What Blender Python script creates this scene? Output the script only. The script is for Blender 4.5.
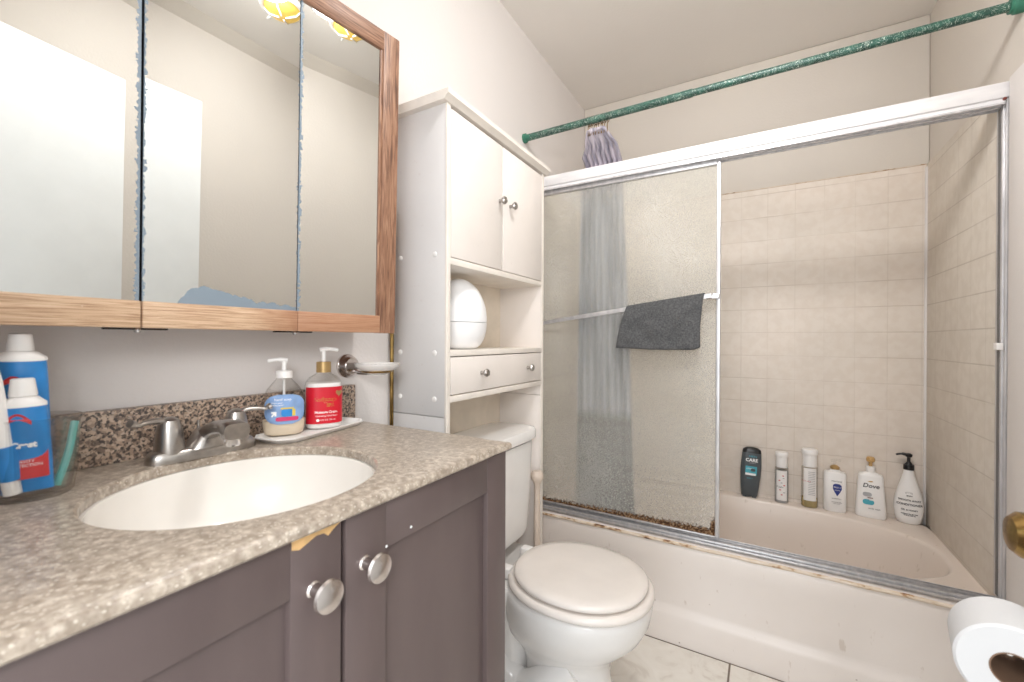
import bpy, bmesh, math, random
from mathutils import Matrix, Vector, noise
random.seed(7)
PI = math.pi
S = bpy.context.scene
for o in list(bpy.data.objects): bpy.data.objects.remove(o)

def lin(r, g, b):
    f = lambda c: (c/255/12.92) if c/255 <= .04045 else ((c/255+.055)/1.055)**2.4
    return (f(r), f(g), f(b), 1)

# ---------------------------------------------------------------- camera, world, lights
cam = bpy.data.cameras.new('camera'); camo = bpy.data.objects.new('camera', cam); S.collection.objects.link(camo)
cam.sensor_width = 36; cam.lens = 431.92/1024*36; cam.clip_start = .02
yaw, pitch, roll = .52754, -.002277, .0044207
fw = Vector((-math.sin(yaw)*math.cos(pitch), math.cos(yaw)*math.cos(pitch), math.sin(pitch)))
r0 = Vector((math.cos(yaw), math.sin(yaw), 0)); u0 = r0.cross(fw)
rr = r0*math.cos(roll) + u0*math.sin(roll); uu = rr.cross(fw)
M = Matrix((rr, uu, -fw)).transposed().to_4x4(); M.translation = Vector((.926, 0, 1.134))
camo.matrix_world = M
S.camera = camo
cam.dof.use_dof = True; cam.dof.focus_distance = 1.7; cam.dof.aperture_fstop = 5.6

w = bpy.data.worlds.new('world'); S.world = w; w.use_nodes = True
w.node_tree.nodes['Background'].inputs[0].default_value = (.93, .97, 1, 1)
w.node_tree.nodes['Background'].inputs[1].default_value = 1.9
S.view_settings.view_transform = 'Standard'; S.view_settings.look = 'None'
S.view_settings.gamma = 1; S.view_settings.use_curve_mapping = False
S.view_settings.exposure = 0.58
S.cycles.max_bounces = 14; S.cycles.transmission_bounces = 12; S.cycles.transparent_max_bounces = 12; S.cycles.diffuse_bounces = 8

def lamp(name, kind, loc, power, col, size=.1, rot=(0, 0, 0), **k):
    l = bpy.data.lights.new(name, kind); o = bpy.data.objects.new(name, l); S.collection.objects.link(o)
    o.location = loc; o.rotation_euler = rot; l.energy = power; l.color = col
    if kind == 'AREA': l.size = size
    else: l.shadow_soft_size = size
    for a, b in k.items(): setattr(l, a, b)
    return o
lamp('front_fill_light', 'AREA', (1.22, -.58, 1.60), 7, (1, 1, 1), .36, rot=(math.radians(88), 0, math.radians(52)), shape='DISK')  # added fill in place of a camera flash, turned towards the left wall
lamp('ceiling_lamp_light', 'POINT', (.84, .86, 2.385), 2.6, (1, .99, .98), .09)
lamp('ceiling_spot_light', 'AREA', (.84, .78, 2.42), 8.2, (1, .99, .98), .34, rot=(math.radians(38), 0, math.radians(-8)), shape='DISK')
po = lamp('doorway_portal', 'AREA', (.90, -.12, 1.02), 1, (1, 1, 1), .8, rot=(-PI/2, 0, 0), shape='RECTANGLE', size_y=2.0)
po.data.cycles.is_portal = True
po.rotation_euler = (PI/2, 0, 0)

# ---------------------------------------------------------------- materials
class MT:
    def __init__(s, name, col=(200, 200, 200), rough=.5, metal=0., spec=.5, **k):
        s.m = bpy.data.materials.new(name); s.m.use_nodes = True; s.n = s.m.node_tree.nodes; s.l = s.m.node_tree.links
        s.p = s.n['Principled BSDF']; s.out = s.n['Material Output']
        s.p.inputs['Base Color'].default_value = lin(*col); s.p.inputs['Roughness'].default_value = rough
        s.p.inputs['Metallic'].default_value = metal; s.p.inputs['Specular IOR Level'].default_value = spec
        for a, b in k.items(): s.p.inputs[a.replace('_', ' ')].default_value = b
        s._tc = None
    def N(s, t, **k):
        n = s.n.new(t)
        for a, b in k.items(): setattr(n, a, b)
        return n
    def pos(s, scale=(1, 1, 1)):
        g = s.N('ShaderNodeNewGeometry'); mp = s.N('ShaderNodeMapping'); mp.inputs['Scale'].default_value = scale
        s.l.new(g.outputs['Position'], mp.inputs[0]); return mp.outputs[0]
    def noise(s, scale=10, detail=3, vec=None, rough=.5, dist=0):
        n = s.N('ShaderNodeTexNoise'); n.inputs['Scale'].default_value = scale; n.inputs['Detail'].default_value = detail
        n.inputs['Roughness'].default_value = rough; n.inputs['Distortion'].default_value = dist
        s.l.new(vec if vec is not None else s.pos(), n.inputs['Vector']); return n.outputs['Fac']
    def vor(s, scale=10, vec=None, out='Distance', feature='F1'):
        n = s.N('ShaderNodeTexVoronoi', feature=feature); n.inputs['Scale'].default_value = scale
        s.l.new(vec if vec is not None else s.pos(), n.inputs['Vector']); return n.outputs[out]
    def ramp(s, fac, stops, interp='LINEAR'):
        r = s.N('ShaderNodeValToRGB'); r.color_ramp.interpolation = interp; e = r.color_ramp.elements
        while len(e) < len(stops): e.new(.5)
        for i, (p, c) in enumerate(stops):
            e[i].position = p
            e[i].color = lin(*c) if isinstance(c, tuple) else (c, c, c, 1)
        s.l.new(fac, r.inputs[0]); return r.outputs[0]
    def mix(s, f, a, b, blend='MIX'):
        n = s.N('ShaderNodeMix', data_type='RGBA', blend_type=blend)
        for i, v in ((0, f), (6, a), (7, b)):
            if isinstance(v, (float, int)): n.inputs[i].default_value = v
            elif isinstance(v, tuple): n.inputs[i].default_value = lin(*v)
            else: s.l.new(v, n.inputs[i])
        return n.outputs[2]
    def math(s, op, a, b=0., c=None):
        n = s.N('ShaderNodeMath', operation=op)
        for i, v in enumerate((a, b) if c is None else (a, b, c)):
            if isinstance(v, (float, int)): n.inputs[i].default_value = v
            else: s.l.new(v, n.inputs[i])
        return n.outputs[0]
    def sep(s):
        g = s.N('ShaderNodeNewGeometry'); x = s.N('ShaderNodeSeparateXYZ'); s.l.new(g.outputs['Position'], x.inputs[0]); return x.outputs
    def mr(s, v, a, b, c=0., d=1.):
        n = s.N('ShaderNodeMapRange'); s.l.new(v, n.inputs[0])
        for i, q in enumerate((a, b, c, d)): n.inputs[i+1].default_value = q
        return n.outputs[0]
    def col(s, v): s.l.new(v, s.p.inputs['Base Color']); return s
    def rgh(s, v): s.l.new(v, s.p.inputs['Roughness']); return s
    def bump(s, h, st=.3, dist=.002):
        b = s.N('ShaderNodeBump'); b.inputs['Strength'].default_value = st; b.inputs['Distance'].default_value = dist
        s.l.new(h, b.inputs['Height']); s.l.new(b.outputs[0], s.p.inputs['Normal']); return s

def plain(name, col, rough=.5, metal=0., var=.04, sc=14, **k):
    m = MT(name, col, rough, metal, **k)
    d = tuple(int(c*(1-var)) for c in col)
    m.col(m.ramp(m.noise(sc, 4), [(.35, d), (.65, col)]))
    return m.m

def wall_mat(name, col, dirt=(205, 196, 184)):
    m = MT(name, col, .62, spec=.3)
    c = m.ramp(m.noise(1.7, 3), [(.35, tuple(int(q*.985) for q in col)), (.65, col)])
    m.col(c); m.bump(m.noise(110, 3), .22, .003); return m.m
M_wall = wall_mat('painted_wall', (224, 219, 216))
M_wall_r = wall_mat('painted_wall_beige', (216, 209, 200))
M_ceil = wall_mat('ceiling_paint', (234, 230, 225))
M_shade_strip = wall_mat('shade_strip_paint', (206, 198, 188))  # darker wall tone, the shadow band is put into this colour

def tile_mat(name, base, a, axis_h, z0=1.0635, h0=1.386, pitch=.1115):
    m = MT(name, base, .5, spec=.3)
    x = m.sep(); g = []
    for o, v0 in ((x[axis_h], h0), (x[2], z0)):
        t = m.math('FRACT', m.math('DIVIDE', m.math('SUBTRACT', o, v0 - 50*pitch), pitch))
        d = m.math('MINIMUM', t, m.math('SUBTRACT', 1., t)); g.append(d)
    gv, gh = g
    dv = m.mr(gv, .008, .022); dh = m.mr(gh, .010, .026)
    line = m.math('MINIMUM', dv, dh)
    nz = m.ramp(m.noise(3.2, 3), [(.3, tuple(int(q*.965) for q in base)), (.7, base)])
    blot = m.ramp(m.noise(26, 2, m.pos((1, 1, 1))), [(.4, tuple(int(q*.975) for q in base)), (.6, (255, 255, 255))])
    c = m.mix(.18, nz, blot, 'MULTIPLY')
    vis = m.mr(m.noise(2.3, 2), .35, .62, .15, 1.)
    gl = m.math('MULTIPLY', m.math('SUBTRACT', 1., line), vis)
    gl2 = m.math('MULTIPLY', gl, m.mr(dh, .4, .9, 1., .45))
    c = m.mix(m.math('MULTIPLY', gl2, .5), c, a)
    m.col(c); m.bump(m.math('ADD', line, m.math('MULTIPLY', m.noise(30, 2), .25)), .35, .0015); return m.m
M_tile_b = tile_mat('wall_tile_back', (234, 224, 214), (178, 162, 146), 0)
M_tile_r = tile_mat('wall_tile_right', (222, 214, 203), (166, 152, 138), 1, h0=2.42)

def floor_mat():
    m = MT('floor_tile', (225, 220, 212), .3)
    x = m.sep(); P = .45; ds = []
    for o, v0 in ((x[0], .829), (x[1], 1.6975)):
        t = m.math('FRACT', m.math('DIVIDE', m.math('SUBTRACT', o, v0 - 20*P), P)); ds.append(m.math('MINIMUM', t, m.math('SUBTRACT', 1., t)))
    line = m.mr(m.math('MINIMUM', ds[0], ds[1]), .005, .009)
    vein = m.ramp(m.noise(9, 6, dist=1.5), [(.34, (212, 205, 196)), (.46, (226, 221, 213)), (.7, (232, 228, 221))])
    m.col(m.mix(line, (112, 98, 86), vein)); m.bump(line, .4, .002); return m.m
M_floor = floor_mat()

def tub_mat():
    m = MT('tub_enamel', (222, 208, 199), .22)
    x = m.sep()
    base = m.ramp(m.noise(3, 3), [(.35, (226, 218, 212)), (.65, (233, 226, 221))])
    inside = m.mr(x[1], 1.752, 1.775)
    base = m.mix(m.math('MULTIPLY', inside, .55), base, (220, 204, 190))
    spk = m.math('MULTIPLY', m.math('LESS_THAN', m.vor(17), .045), m.mr(x[2], .30, .0, 0., 1.))
    scr = m.math('MULTIPLY', m.mr(m.noise(38, 5, m.pos((1, 1, .4))), .66, .72), .35)
    c = m.mix(m.math('MULTIPLY', spk, .6), base, (120, 98, 80)); c = m.mix(scr, c, (176, 156, 138))
    m.col(c); return m.m
M_tub = tub_mat()

def granite():
    m = MT('granite_backsplash', (150, 125, 105), .3)
    c = m.ramp(m.vor(230, out='Color'), [(0, (70, 60, 56)), (.3, (132, 114, 102)), (.5, (178, 154, 134)), (.72, (198, 176, 156)), (1, (150, 140, 132))])
    c = m.mix(m.ramp(m.noise(190, 4), [(.41, 0.), (.48, 1.)]), (74, 66, 62), c)
    m.col(c); return m.m
M_granite = granite()
def counter():
    m = MT('solid_surface_counter', (178, 164, 148), .3)
    c = m.ramp(m.noise(105, 2), [(.34, (146, 133, 119)), (.46, (164, 151, 137)), (.56, (174, 161, 147)), (.68, (196, 185, 171))])
    c = m.mix(m.math('MULTIPLY', m.mr(m.math('ADD', m.vor(165), m.math('MULTIPLY', m.noise(260, 2), .35)), .46, .34), .75), c, (212, 203, 190))
    c = m.mix(m.math('MULTIPLY', m.mr(m.noise(300, 2), .60, .68), .5), c, (132, 120, 108))
    m.col(c); return m.m
M_counter = counter()

def wood(name, stops, scale=(8, 2, 60), rough=.45):
    m = MT(name, (160, 110, 80), rough)
    g = m.noise(3.2, 6, m.pos(scale), dist=1.0)
    c = m.ramp(g, stops)
    c = m.mix(m.mr(m.noise(150, 2, m.pos((1, 1, .4))), .80, .82), c, (225, 205, 185))
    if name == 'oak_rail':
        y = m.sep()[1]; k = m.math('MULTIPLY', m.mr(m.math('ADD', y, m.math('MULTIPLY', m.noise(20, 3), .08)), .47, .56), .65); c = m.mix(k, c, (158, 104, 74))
    m.col(c); m.bump(g, .2, .001); return m.m
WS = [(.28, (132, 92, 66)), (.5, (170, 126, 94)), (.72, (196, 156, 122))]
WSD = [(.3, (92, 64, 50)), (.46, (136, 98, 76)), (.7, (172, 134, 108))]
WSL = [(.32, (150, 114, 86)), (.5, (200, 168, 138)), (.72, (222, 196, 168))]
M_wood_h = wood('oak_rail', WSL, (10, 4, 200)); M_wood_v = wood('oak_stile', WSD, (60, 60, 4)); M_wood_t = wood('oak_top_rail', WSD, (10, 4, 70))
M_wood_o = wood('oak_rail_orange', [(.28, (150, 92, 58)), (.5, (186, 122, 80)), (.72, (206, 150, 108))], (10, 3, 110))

def vanity_paint():
    m = MT('plum_brown_paint', (112, 97, 94), .38)
    c = m.ramp(m.noise(4, 4, m.pos((2, 2, .5))), [(.3, (88, 75, 74)), (.7, (103, 90, 88))])
    c = m.mix(m.mr(m.noise(60, 3, m.pos((1, 1, .3))), .82, .86), c, (140, 125, 122))
    m.col(c); return m.m
M_van = vanity_paint()
def white_cab(name, col):
    m = MT(name, col, .45)
    c = m.ramp(m.noise(5, 4), [(.3, tuple(int(q*.97) for q in col)), (.7, col)])
    c = m.mix(m.math('MULTIPLY', m.mr(m.noise(55, 5), .66, .74), .15), c, (185, 165, 158))
    m.col(c); m.bump(m.noise(160, 2), .12, .001); return m.m
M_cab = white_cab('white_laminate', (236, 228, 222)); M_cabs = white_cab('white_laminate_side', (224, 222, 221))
M_cabedge = plain('cream_edge_band', (236, 229, 220), .45)
M_back = plain('cream_back_panel', (228, 217, 202), .5)
M_porc = plain('white_porcelain', (235, 233, 231), .12, var=.01)
M_seat = plain('seat_plastic', (232, 225, 219), .25, var=.015)
M_sink = plain('sink_porcelain', (240, 236, 230), .12, var=.01)
M_nickel = plain('brushed_nickel', (186, 181, 176), .30, 1., var=.1, sc=60)
M_chrome = plain('chrome', (214, 212, 212), .12, 1., var=.03)
M_knob = plain('satin_nickel_knob', (216, 208, 204), .22, 1., var=.04)
M_dark = plain('dark_gap', (34, 28, 26), .8)
def alu():
    m = MT('aluminium', (236, 235, 237), .5, .25)
    c = m.ramp(m.noise(12, 5, m.pos((.6, 3, 3))), [(.3, (226, 225, 228)), (.7, (244, 243, 244))]); m.col(c); return m.m
M_alu = alu()
def alud():
    m = MT('aluminium_jamb', (188, 188, 190), .38, .7)
    m.col(m.ramp(m.noise(20, 4, m.pos((3, 3, .6))), [(.3, (196, 196, 199)), (.7, (222, 221, 223))])); return m.m
M_alud = alud()
M_rubber = plain('grey_gasket', (112, 110, 110), .6)
def caulk():
    m = MT('stained_caulk', (190, 165, 140), .6)
    m.col(m.ramp(m.noise(26, 5, m.pos((1, 1, 2))), [(.30, (90, 62, 44)), (.38, (170, 134, 100)), (.46, (212, 194, 172)), (.7, (226, 214, 202))])); return m.m
M_caulk = caulk()
def brass():
    m = MT('aged_brass', (150, 120, 70), .25, 1.)
    m.col(m.ramp(m.noise(25, 4), [(.3, (110, 84, 48)), (.7, (178, 148, 92))])); return m.m
M_brass = brass()
def rodm():
    m = MT('marbled_green_tube', (50, 105, 85), .35)
    c = m.ramp(m.noise(30, 4), [(.3, (24, 58, 50)), (.7, (48, 96, 82))])
    v = m.math('ABSOLUTE', m.math('SUBTRACT', m.noise(60, 2, dist=2.0), .5))
    m.col(m.mix(m.mr(v, .016, .006), c, (196, 210, 198))); return m.m
M_rod = rodm(); M_rodcap = plain('green_rubber_cap', (52, 118, 96), .5)
def mirror_m():
    m = MT('desilvered_mirror', (225, 228, 226), .01, 1.)
    x = m.sep(); y, z = x[1], x[2]
    n1 = m.math('MULTIPLY', m.math('SUBTRACT', m.noise(150, 5), .5), .016)
    d1 = m.math('ABSOLUTE', m.math('SUBTRACT', y, .2775)); k1 = m.math('LESS_THAN', m.math('ADD', d1, n1), .0052)
    d2 = m.math('ABSOLUTE', m.math('SUBTRACT', y, .531)); k2 = m.math('LESS_THAN', m.math('ADD', d2, m.math('MULTIPLY', n1, 1.2)), .0032)
    # patch in the middle door bottom
    h = m.math('MULTIPLY', m.mr(y, .325, .345), m.mr(y, .39, .45, .030, .012))
    n2 = m.math('MULTIPLY', m.math('SUBTRACT', m.noise(45, 5), .5), .030)
    zz = m.math('SUBTRACT', m.math('SUBTRACT', z, 1.187), m.math('ADD', h, n2))
    k3 = m.math('MULTIPLY', m.math('LESS_THAN', zz, 0.), m.math('MULTIPLY', m.math('GREATER_THAN', y, .325), m.math('LESS_THAN', y, .529)))
    k = m.math('MAXIMUM', m.math('MAXIMUM', k1, k2), k3)
    m.col(m.mix(k, (228, 230, 229), (132, 146, 158)))
    m.l.new(m.mr(k, 0, 1, 1., .15), m.p.inputs['Metallic']); m.l.new(m.mr(k, 0, 1, .008, .5), m.p.inputs['Roughness'])
    return m.m
M_mirror = mirror_m()

def frost():
    m = MT('obscure_glass', (240, 238, 230), .22, Transmission_Weight=.86, IOR=1.25)
    x = m.sep()
    m.bump(m.noise(220, 2), .35, .0015)
    tr = m.N('ShaderNodeBsdfTransparent'); tr.inputs[0].default_value = (.96, .965, .955, 1)
    mx = m.N('ShaderNodeMixShader'); mx.inputs[0].default_value = .46
    m.l.new(tr.outputs[0], mx.inputs[1]); m.l.new(m.p.outputs[0], mx.inputs[2])
    # soap film
    fx = m.N('ShaderNodeBsdfDiffuse'); m.l.new(m.ramp(m.noise(6, 5), [(.3, (230, 227, 221)), (.7, (240, 238, 234))]), fx.inputs[0])
    ff = m.math('ADD', m.mr(m.noise(3, 2, m.pos((1, 1, .5))), .3, .75, .10, .26), m.mr(m.noise(240, 2), .35, .7, -.06, .10))
    drop = m.math('MULTIPLY', m.mr(m.vor(75), .34, .2), m.mr(x[2], .45, 1.0, .32, .04))
    m2 = m.N('ShaderNodeMixShader'); m.l.new(m.math('MAXIMUM', ff, drop), m2.inputs[0]); m.l.new(mx.outputs[0], m2.inputs[1]); m.l.new(fx.outputs[0], m2.inputs[2])
    # rust and mildew along the bottom edge and up the right corner
    st = m.N('ShaderNodeBsdfDiffuse'); m.l.new(m.ramp(m.noise(170, 5), [(.40, (58, 42, 33)), (.5, (104, 74, 52)), (.62, (156, 132, 106))]), st.inputs[0])
    n = m.math('MULTIPLY', m.math('SUBTRACT', m.noise(110, 5), .5), .05)
    hz = m.math('SUBTRACT', m.mr(x[0], .1, .75, .014, .026), m.math('SUBTRACT', m.math('SUBTRACT', x[2], .412), n))
    corner = m.math('MULTIPLY', m.mr(x[0], .755, .772), m.math('SUBTRACT', .065, m.math('SUBTRACT', m.math('SUBTRACT', x[2], .412), n)))
    k = m.math('MAXIMUM', m.mr(hz, 0, .006), m.mr(corner, 0, .01))
    m3 = m.N('ShaderNodeMixShader'); m.l.new(k, m3.inputs[0]); m.l.new(m2.outputs[0], m3.inputs[1]); m.l.new(st.outputs[0], m3.inputs[2])
    m.l.new(m3.outputs[0], m.out.inputs[0]); return m.m
M_frost = frost()
def curtain_m():
    m = MT('curtain_cloth', (200, 192, 198), .8)
    x = m.sep()
    top = m.ramp(m.noise(9, 3, m.pos((6, 1, .4))), [(.42, (150, 146, 160)), (.58, (204, 196, 206))])
    mid = m.ramp(m.noise(9, 3, m.pos((9, 1, .3))), [(.4, (112, 120, 138)), (.6, (172, 178, 192))])
    ch = m.math('PINGPONG', m.math('MULTIPLY', x[2], 32), 1.); ch = m.math('LESS_THAN', m.math('ADD', ch, m.math('MULTIPLY', m.math('PINGPONG', m.math('MULTIPLY', x[0], 40), 1.), .6)), .75)
    low = m.mix(ch, (12, 20, 24), (34, 46, 52))
    m.col(m.mix(m.mr(m.math('ADD', x[2], m.math('MULTIPLY', m.noise(12, 2), .08)), 1.86, 1.80), top, mid))
    c = m.p.inputs['Base Color'].links[0].from_socket
    m.col(m.mix(m.mr(x[2], .84, .79), c, low)); return m.m
M_curt = curtain_m()
def towel_m():
    m = MT('grey_terry', (84, 84, 85), .95, spec=.1)
    m.col(m.ramp(m.noise(190, 4), [(.3, (74, 75, 77)), (.7, (106, 106, 107))])); m.bump(m.noise(320, 3), .9, .003); return m.m
M_towel = towel_m()
def clear(name, col=(250, 250, 250), rough=.03, ior=1.3, w_=1.):
    m = MT(name, col, rough, Transmission_Weight=w_, IOR=ior); tr = m.N('ShaderNodeBsdfTransparent'); tr.inputs[0].default_value = (.97, .97, .965, 1)
    mx = m.N('ShaderNodeMixShader'); mx.inputs[0].default_value = .2; m.l.new(tr.outputs[0], mx.inputs[1]); m.l.new(m.p.outputs[0], mx.inputs[2]); m.l.new(mx.outputs[0], m.out.inputs[0]); return m.m
M_clear = clear('clear_plastic', (247, 246, 244), .04, 1.2)
M_clear2 = clear('ribbed_clear_plastic', (236, 234, 230), .30, 1.2)
M_white = plain('white_plastic', (240, 238, 236), .3, var=.01)
M_cream = plain('liquid_soap_cream', (226, 210, 186), .35, var=.02)
M_red = plain('red_label', (205, 22, 44), .35, var=.05); M_gold = plain('gold_ring', (196, 164, 112), .3, .6); M_goldtxt = plain('gold_print', (182, 128, 50), .4)
M_blue = plain('toothpaste_blue', (52, 140, 214), .3, var=.1, sc=30); M_redp = plain('print_red', (206, 60, 62), .4); M_ink = plain('dark_print', (64, 64, 70), .5)
M_navy = plain('navy_print', (38, 56, 134), .4); M_teal = plain('teal_print', (78, 172, 190), .4); M_greyp = plain('grey_print', (182, 182, 184), .5)
M_char = plain('charcoal_plastic', (84, 90, 94), .35); M_black = plain('black_plastic', (26, 26, 28), .3)
M_lblue = plain('pale_blue_label', (138, 170, 216), .35, var=.12, sc=40); M_pinkp = plain('magenta_print', (214, 60, 110), .4); M_yel = plain('yellow_print', (226, 200, 90), .4)
M_amber = plain('amber_liquid', (176, 158, 112), .2, var=.05); M_mint = plain('mint_plastic', (110, 190, 184), .35); M_wht = plain('white_print', (246, 246, 246), .4, var=.0)
M_pump = plain('tan_pump', (206, 168, 112), .3, .2)
M_plunger = plain('plunger_handle_paint', (214, 198, 184), .4); M_rub = plain('brick_rubber', (120, 52, 40), .6)
M_paper = MT('tissue_paper', (212, 212, 213), .95, spec=.1); M_paper.bump(M_paper.vor(160), .2, .001); M_paper = M_paper.m
M_core = plain('cardboard_core', (128, 100, 80), .8)
M_egg = plain('white_egg_plastic', (243, 243, 244), .3, var=.005)
M_door = plain('door_paint', (228, 230, 229), .5, var=.01)
M_chip = plain('exposed_wood', (222, 180, 124), .7, var=.1, sc=60)
M_amberglass = MT('amber_shade', (214, 176, 84), .3, Emission_Color=lin(224, 186, 84), Emission_Strength=.4).m
M_bulb = MT('lamp_bulb', (255, 240, 215), .3, Emission_Color=lin(255, 236, 200), Emission_Strength=7).m
M_dome = MT('lamp_dome_glass', (250, 245, 235), .4, Emission_Color=lin(255, 244, 228), Emission_Strength=2.5).m

# ---------------------------------------------------------------- helpers
W = {}
def thing(name, label, cat, loc=(0, 0, 0), rotz=0, group=None, tilt=0):
    o = bpy.data.objects.new(name, None); S.collection.objects.link(o); o.empty_display_size = .05
    o.location = loc; o.rotation_euler = (0, tilt, rotz); o['label'] = label; o['category'] = cat
    if group: o['group'] = group
    W[o] = Matrix.LocRotScale(Vector(loc), o.rotation_euler.copy(), None)
    return o
def obj(name, bm, mat, parent=None, label=None, local=False, smooth=35, kind=None):
    if parent is not None and not local: bm.transform(W[parent].inverted())
    me = bpy.data.meshes.new(name)
    bmesh.ops.recalc_face_normals(bm, faces=bm.faces)
    bm.to_mesh(me); bm.free()
    o = bpy.data.objects.new(name, me); S.collection.objects.link(o)
    for m in (mat if isinstance(mat, (list, tuple)) else [mat]): me.materials.append(m)
    if smooth:
        for p in me.polygons: p.use_smooth = True
        me.set_sharp_from_angle(angle=math.radians(smooth))
    if parent is not None: o.parent = parent; W[o] = W[parent]
    else: W[o] = Matrix()
    if label: o['label'] = label
    if kind: o['kind'] = kind
    return o
def solo(name, bm, mat, label, cat, group=None, smooth=35):
    "a thing made of one mesh, its origin at its base"
    xs = [v.co.x for v in bm.verts]; ys = [v.co.y for v in bm.verts]; zs = [v.co.z for v in bm.verts]
    c = Vector(((min(xs)+max(xs))/2, (min(ys)+max(ys))/2, min(zs)))
    bm.transform(Matrix.Translation(-c)); o = obj(name, bm, mat, smooth=smooth); o.location = c; W[o] = Matrix.Translation(c)
    o['label'] = label; o['category'] = cat
    if group: o['group'] = group
    return o
def NB(): return bmesh.new()
def box(x0, x1, y0, y1, z0, z1, bev=0, seg=2, bm=None, mat=0):
    t = bmesh.new(); bmesh.ops.create_cube(t, size=1)
    for v in t.verts: v.co = Vector((x0+(v.co.x+.5)*(x1-x0), y0+(v.co.y+.5)*(y1-y0), z0+(v.co.z+.5)*(z1-z0)))
    if bev: bmesh.ops.bevel(t, geom=list(t.edges), offset=bev, segments=seg, affect='EDGES', profile=.5)
    for f in t.faces: f.material_index = mat
    return join(bm, t)
def join(bm, t):
    if bm is None: return t
    me = bpy.data.meshes.new('t'); t.to_mesh(me); t.free(); bm.from_mesh(me); bpy.data.meshes.remove(me); return bm
def loft(rings, bm=None, cap0=True, cap1=True, mat=0, closed=True):
    t = bmesh.new(); R = [[t.verts.new(p) for p in r] for r in rings]; n = len(R[0])
    for a, b in zip(R, R[1:]):
        for i in range(n if closed else n-1):
            j = (i+1) % n; f = t.faces.new((a[i], a[j], b[j], b[i])); f.material_index = mat
    if cap0: t.faces.new(R[0][::-1]).material_index = mat
    if cap1: t.faces.new(R[-1]).material_index = mat
    return join(bm, t)
def frame_of(axis):
    z = Vector(axis).normalized(); x = z.orthogonal().normalized(); return x, z.cross(x), z
def lathe(prof, c=(0, 0, 0), axis=(0, 0, 1), n=28, bm=None, mat=0, cap0=True, cap1=True):
    x, y, z = frame_of(axis); c = Vector(c)
    rings = [[c + z*h + (x*math.cos(2*PI*i/n) + y*math.sin(2*PI*i/n))*max(r, 1e-4) for i in range(n)] for r, h in prof]
    return loft(rings, bm, cap0, cap1, mat)
def sell(cx, cy, a, b, z, n=40, e=2.):
    r = []
    for i in range(n):
        t = 2*PI*i/n; c, s = math.cos(t), math.sin(t)
        r.append(Vector((cx + a*math.copysign(abs(c)**(2/e), c), cy + b*math.copysign(abs(s)**(2/e), s), z)))
    return r
def tube(pts, rad, n=12, bm=None, mat=0, flat=1.):
    pts = [Vector(p) for p in pts]; R = rad if isinstance(rad, (list, tuple)) else [rad]*len(pts)
    rings = []; up = None
    for i, p in enumerate(pts):
        d = (pts[min(i+1, len(pts)-1)] - pts[max(i-1, 0)]).normalized()
        if up is None: up = d.orthogonal().normalized() if abs(d.z) > .9 else Vector((0, 0, 1))
        s = d.cross(up).normalized(); v = s.cross(d).normalized(); up = v
        rings.append([p + (s*math.cos(2*PI*k/n) + v*flat*math.sin(2*PI*k/n))*R[i] for k in range(n)])
    return loft(rings, bm, mat=mat)
def smooth_path(pts, k=6):
    pts = [Vector(p) for p in pts]; out = []
    for i in range(len(pts)-1):
        a, b, c, d = pts[max(i-1, 0)], pts[i], pts[i+1], pts[min(i+2, len(pts)-1)]
        for j in range(k):
            t = j/k; out.append(.5*((2*b) + (c-a)*t + (2*a-5*b+4*c-d)*t*t + (3*b-a-3*c+d)*t**3))
    out.append(pts[-1]); return out
def text(s, size, mat, parent, face, bend=None, name='lettering', shear=0, align='CENTER', fat=0):
    """lettering as a mesh; face: matrix from text plane (x right, y up, z out) to the parent's frame. bend: cylinder radius"""
    cu = bpy.data.curves.new('t', 'FONT'); cu.body = s; cu.size = size; cu.align_x = align; cu.align_y = 'CENTER'
    cu.shear = shear; cu.extrude = .0002; cu.resolution_u = 3; cu.offset = fat
    o = bpy.data.objects.new('t', cu); S.collection.objects.link(o)
    me = bpy.data.meshes.new_from_object(o); bm = bmesh.new(); bm.from_mesh(me)
    bpy.data.objects.remove(o); bpy.data.curves.remove(cu); bpy.data.meshes.remove(me)
    bend_bm(bm, bend); bm.transform(face)
    return obj(name, bm, mat, parent, local=True, smooth=0)
def bend_bm(bm, R):
    if R:
        for v in bm.verts:
            a = v.co.x/R; rr_ = R + v.co.z; v.co = Vector((rr_*math.sin(a), v.co.y, rr_*math.cos(a) - R))
def patch(w_, h, n=12, bend=None, outline=None, zo=.0006, rnd=None, thick=.0004):
    "thin printed label, x right y up, centred"
    bm = NB()
    if outline is None:
        ys = [h/2*(-1 + 2*j/16) for j in range(17)]; rows = []
        for y in ys:
            ww = w_/2
            if rnd:
                k = max(0, abs(y) - (h/2 - rnd)); ww = w_/2 - (rnd - math.sqrt(max(0, rnd*rnd - k*k)))
            rows.append([bm.verts.new((ww*(-1 + 2*i/n), y, zo)) for i in range(n+1)])
        for a, b in zip(rows, rows[1:]):
            for i in range(n): bm.faces.new((a[i], a[i+1], b[i+1], b[i]))
    else: bm.faces.new([bm.verts.new((x, y, zo)) for x, y in outline])
    ret = bmesh.ops.extrude_face_region(bm, geom=list(bm.faces))
    for v in ret['geom']:
        if isinstance(v, bmesh.types.BMVert): v.co.z += thick
    bend_bm(bm, bend); return bm
def face_m(loc, rx=PI/2, rz=0): return Matrix.Translation(Vector(loc)) @ Matrix.Rotation(rz, 4, 'Z') @ Matrix.Rotation(rx, 4, 'X')
def struct(name, bm, m, smooth=0):
    o = obj(name, bm, m, smooth=smooth); o['kind'] = 'structure'; return o

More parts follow.
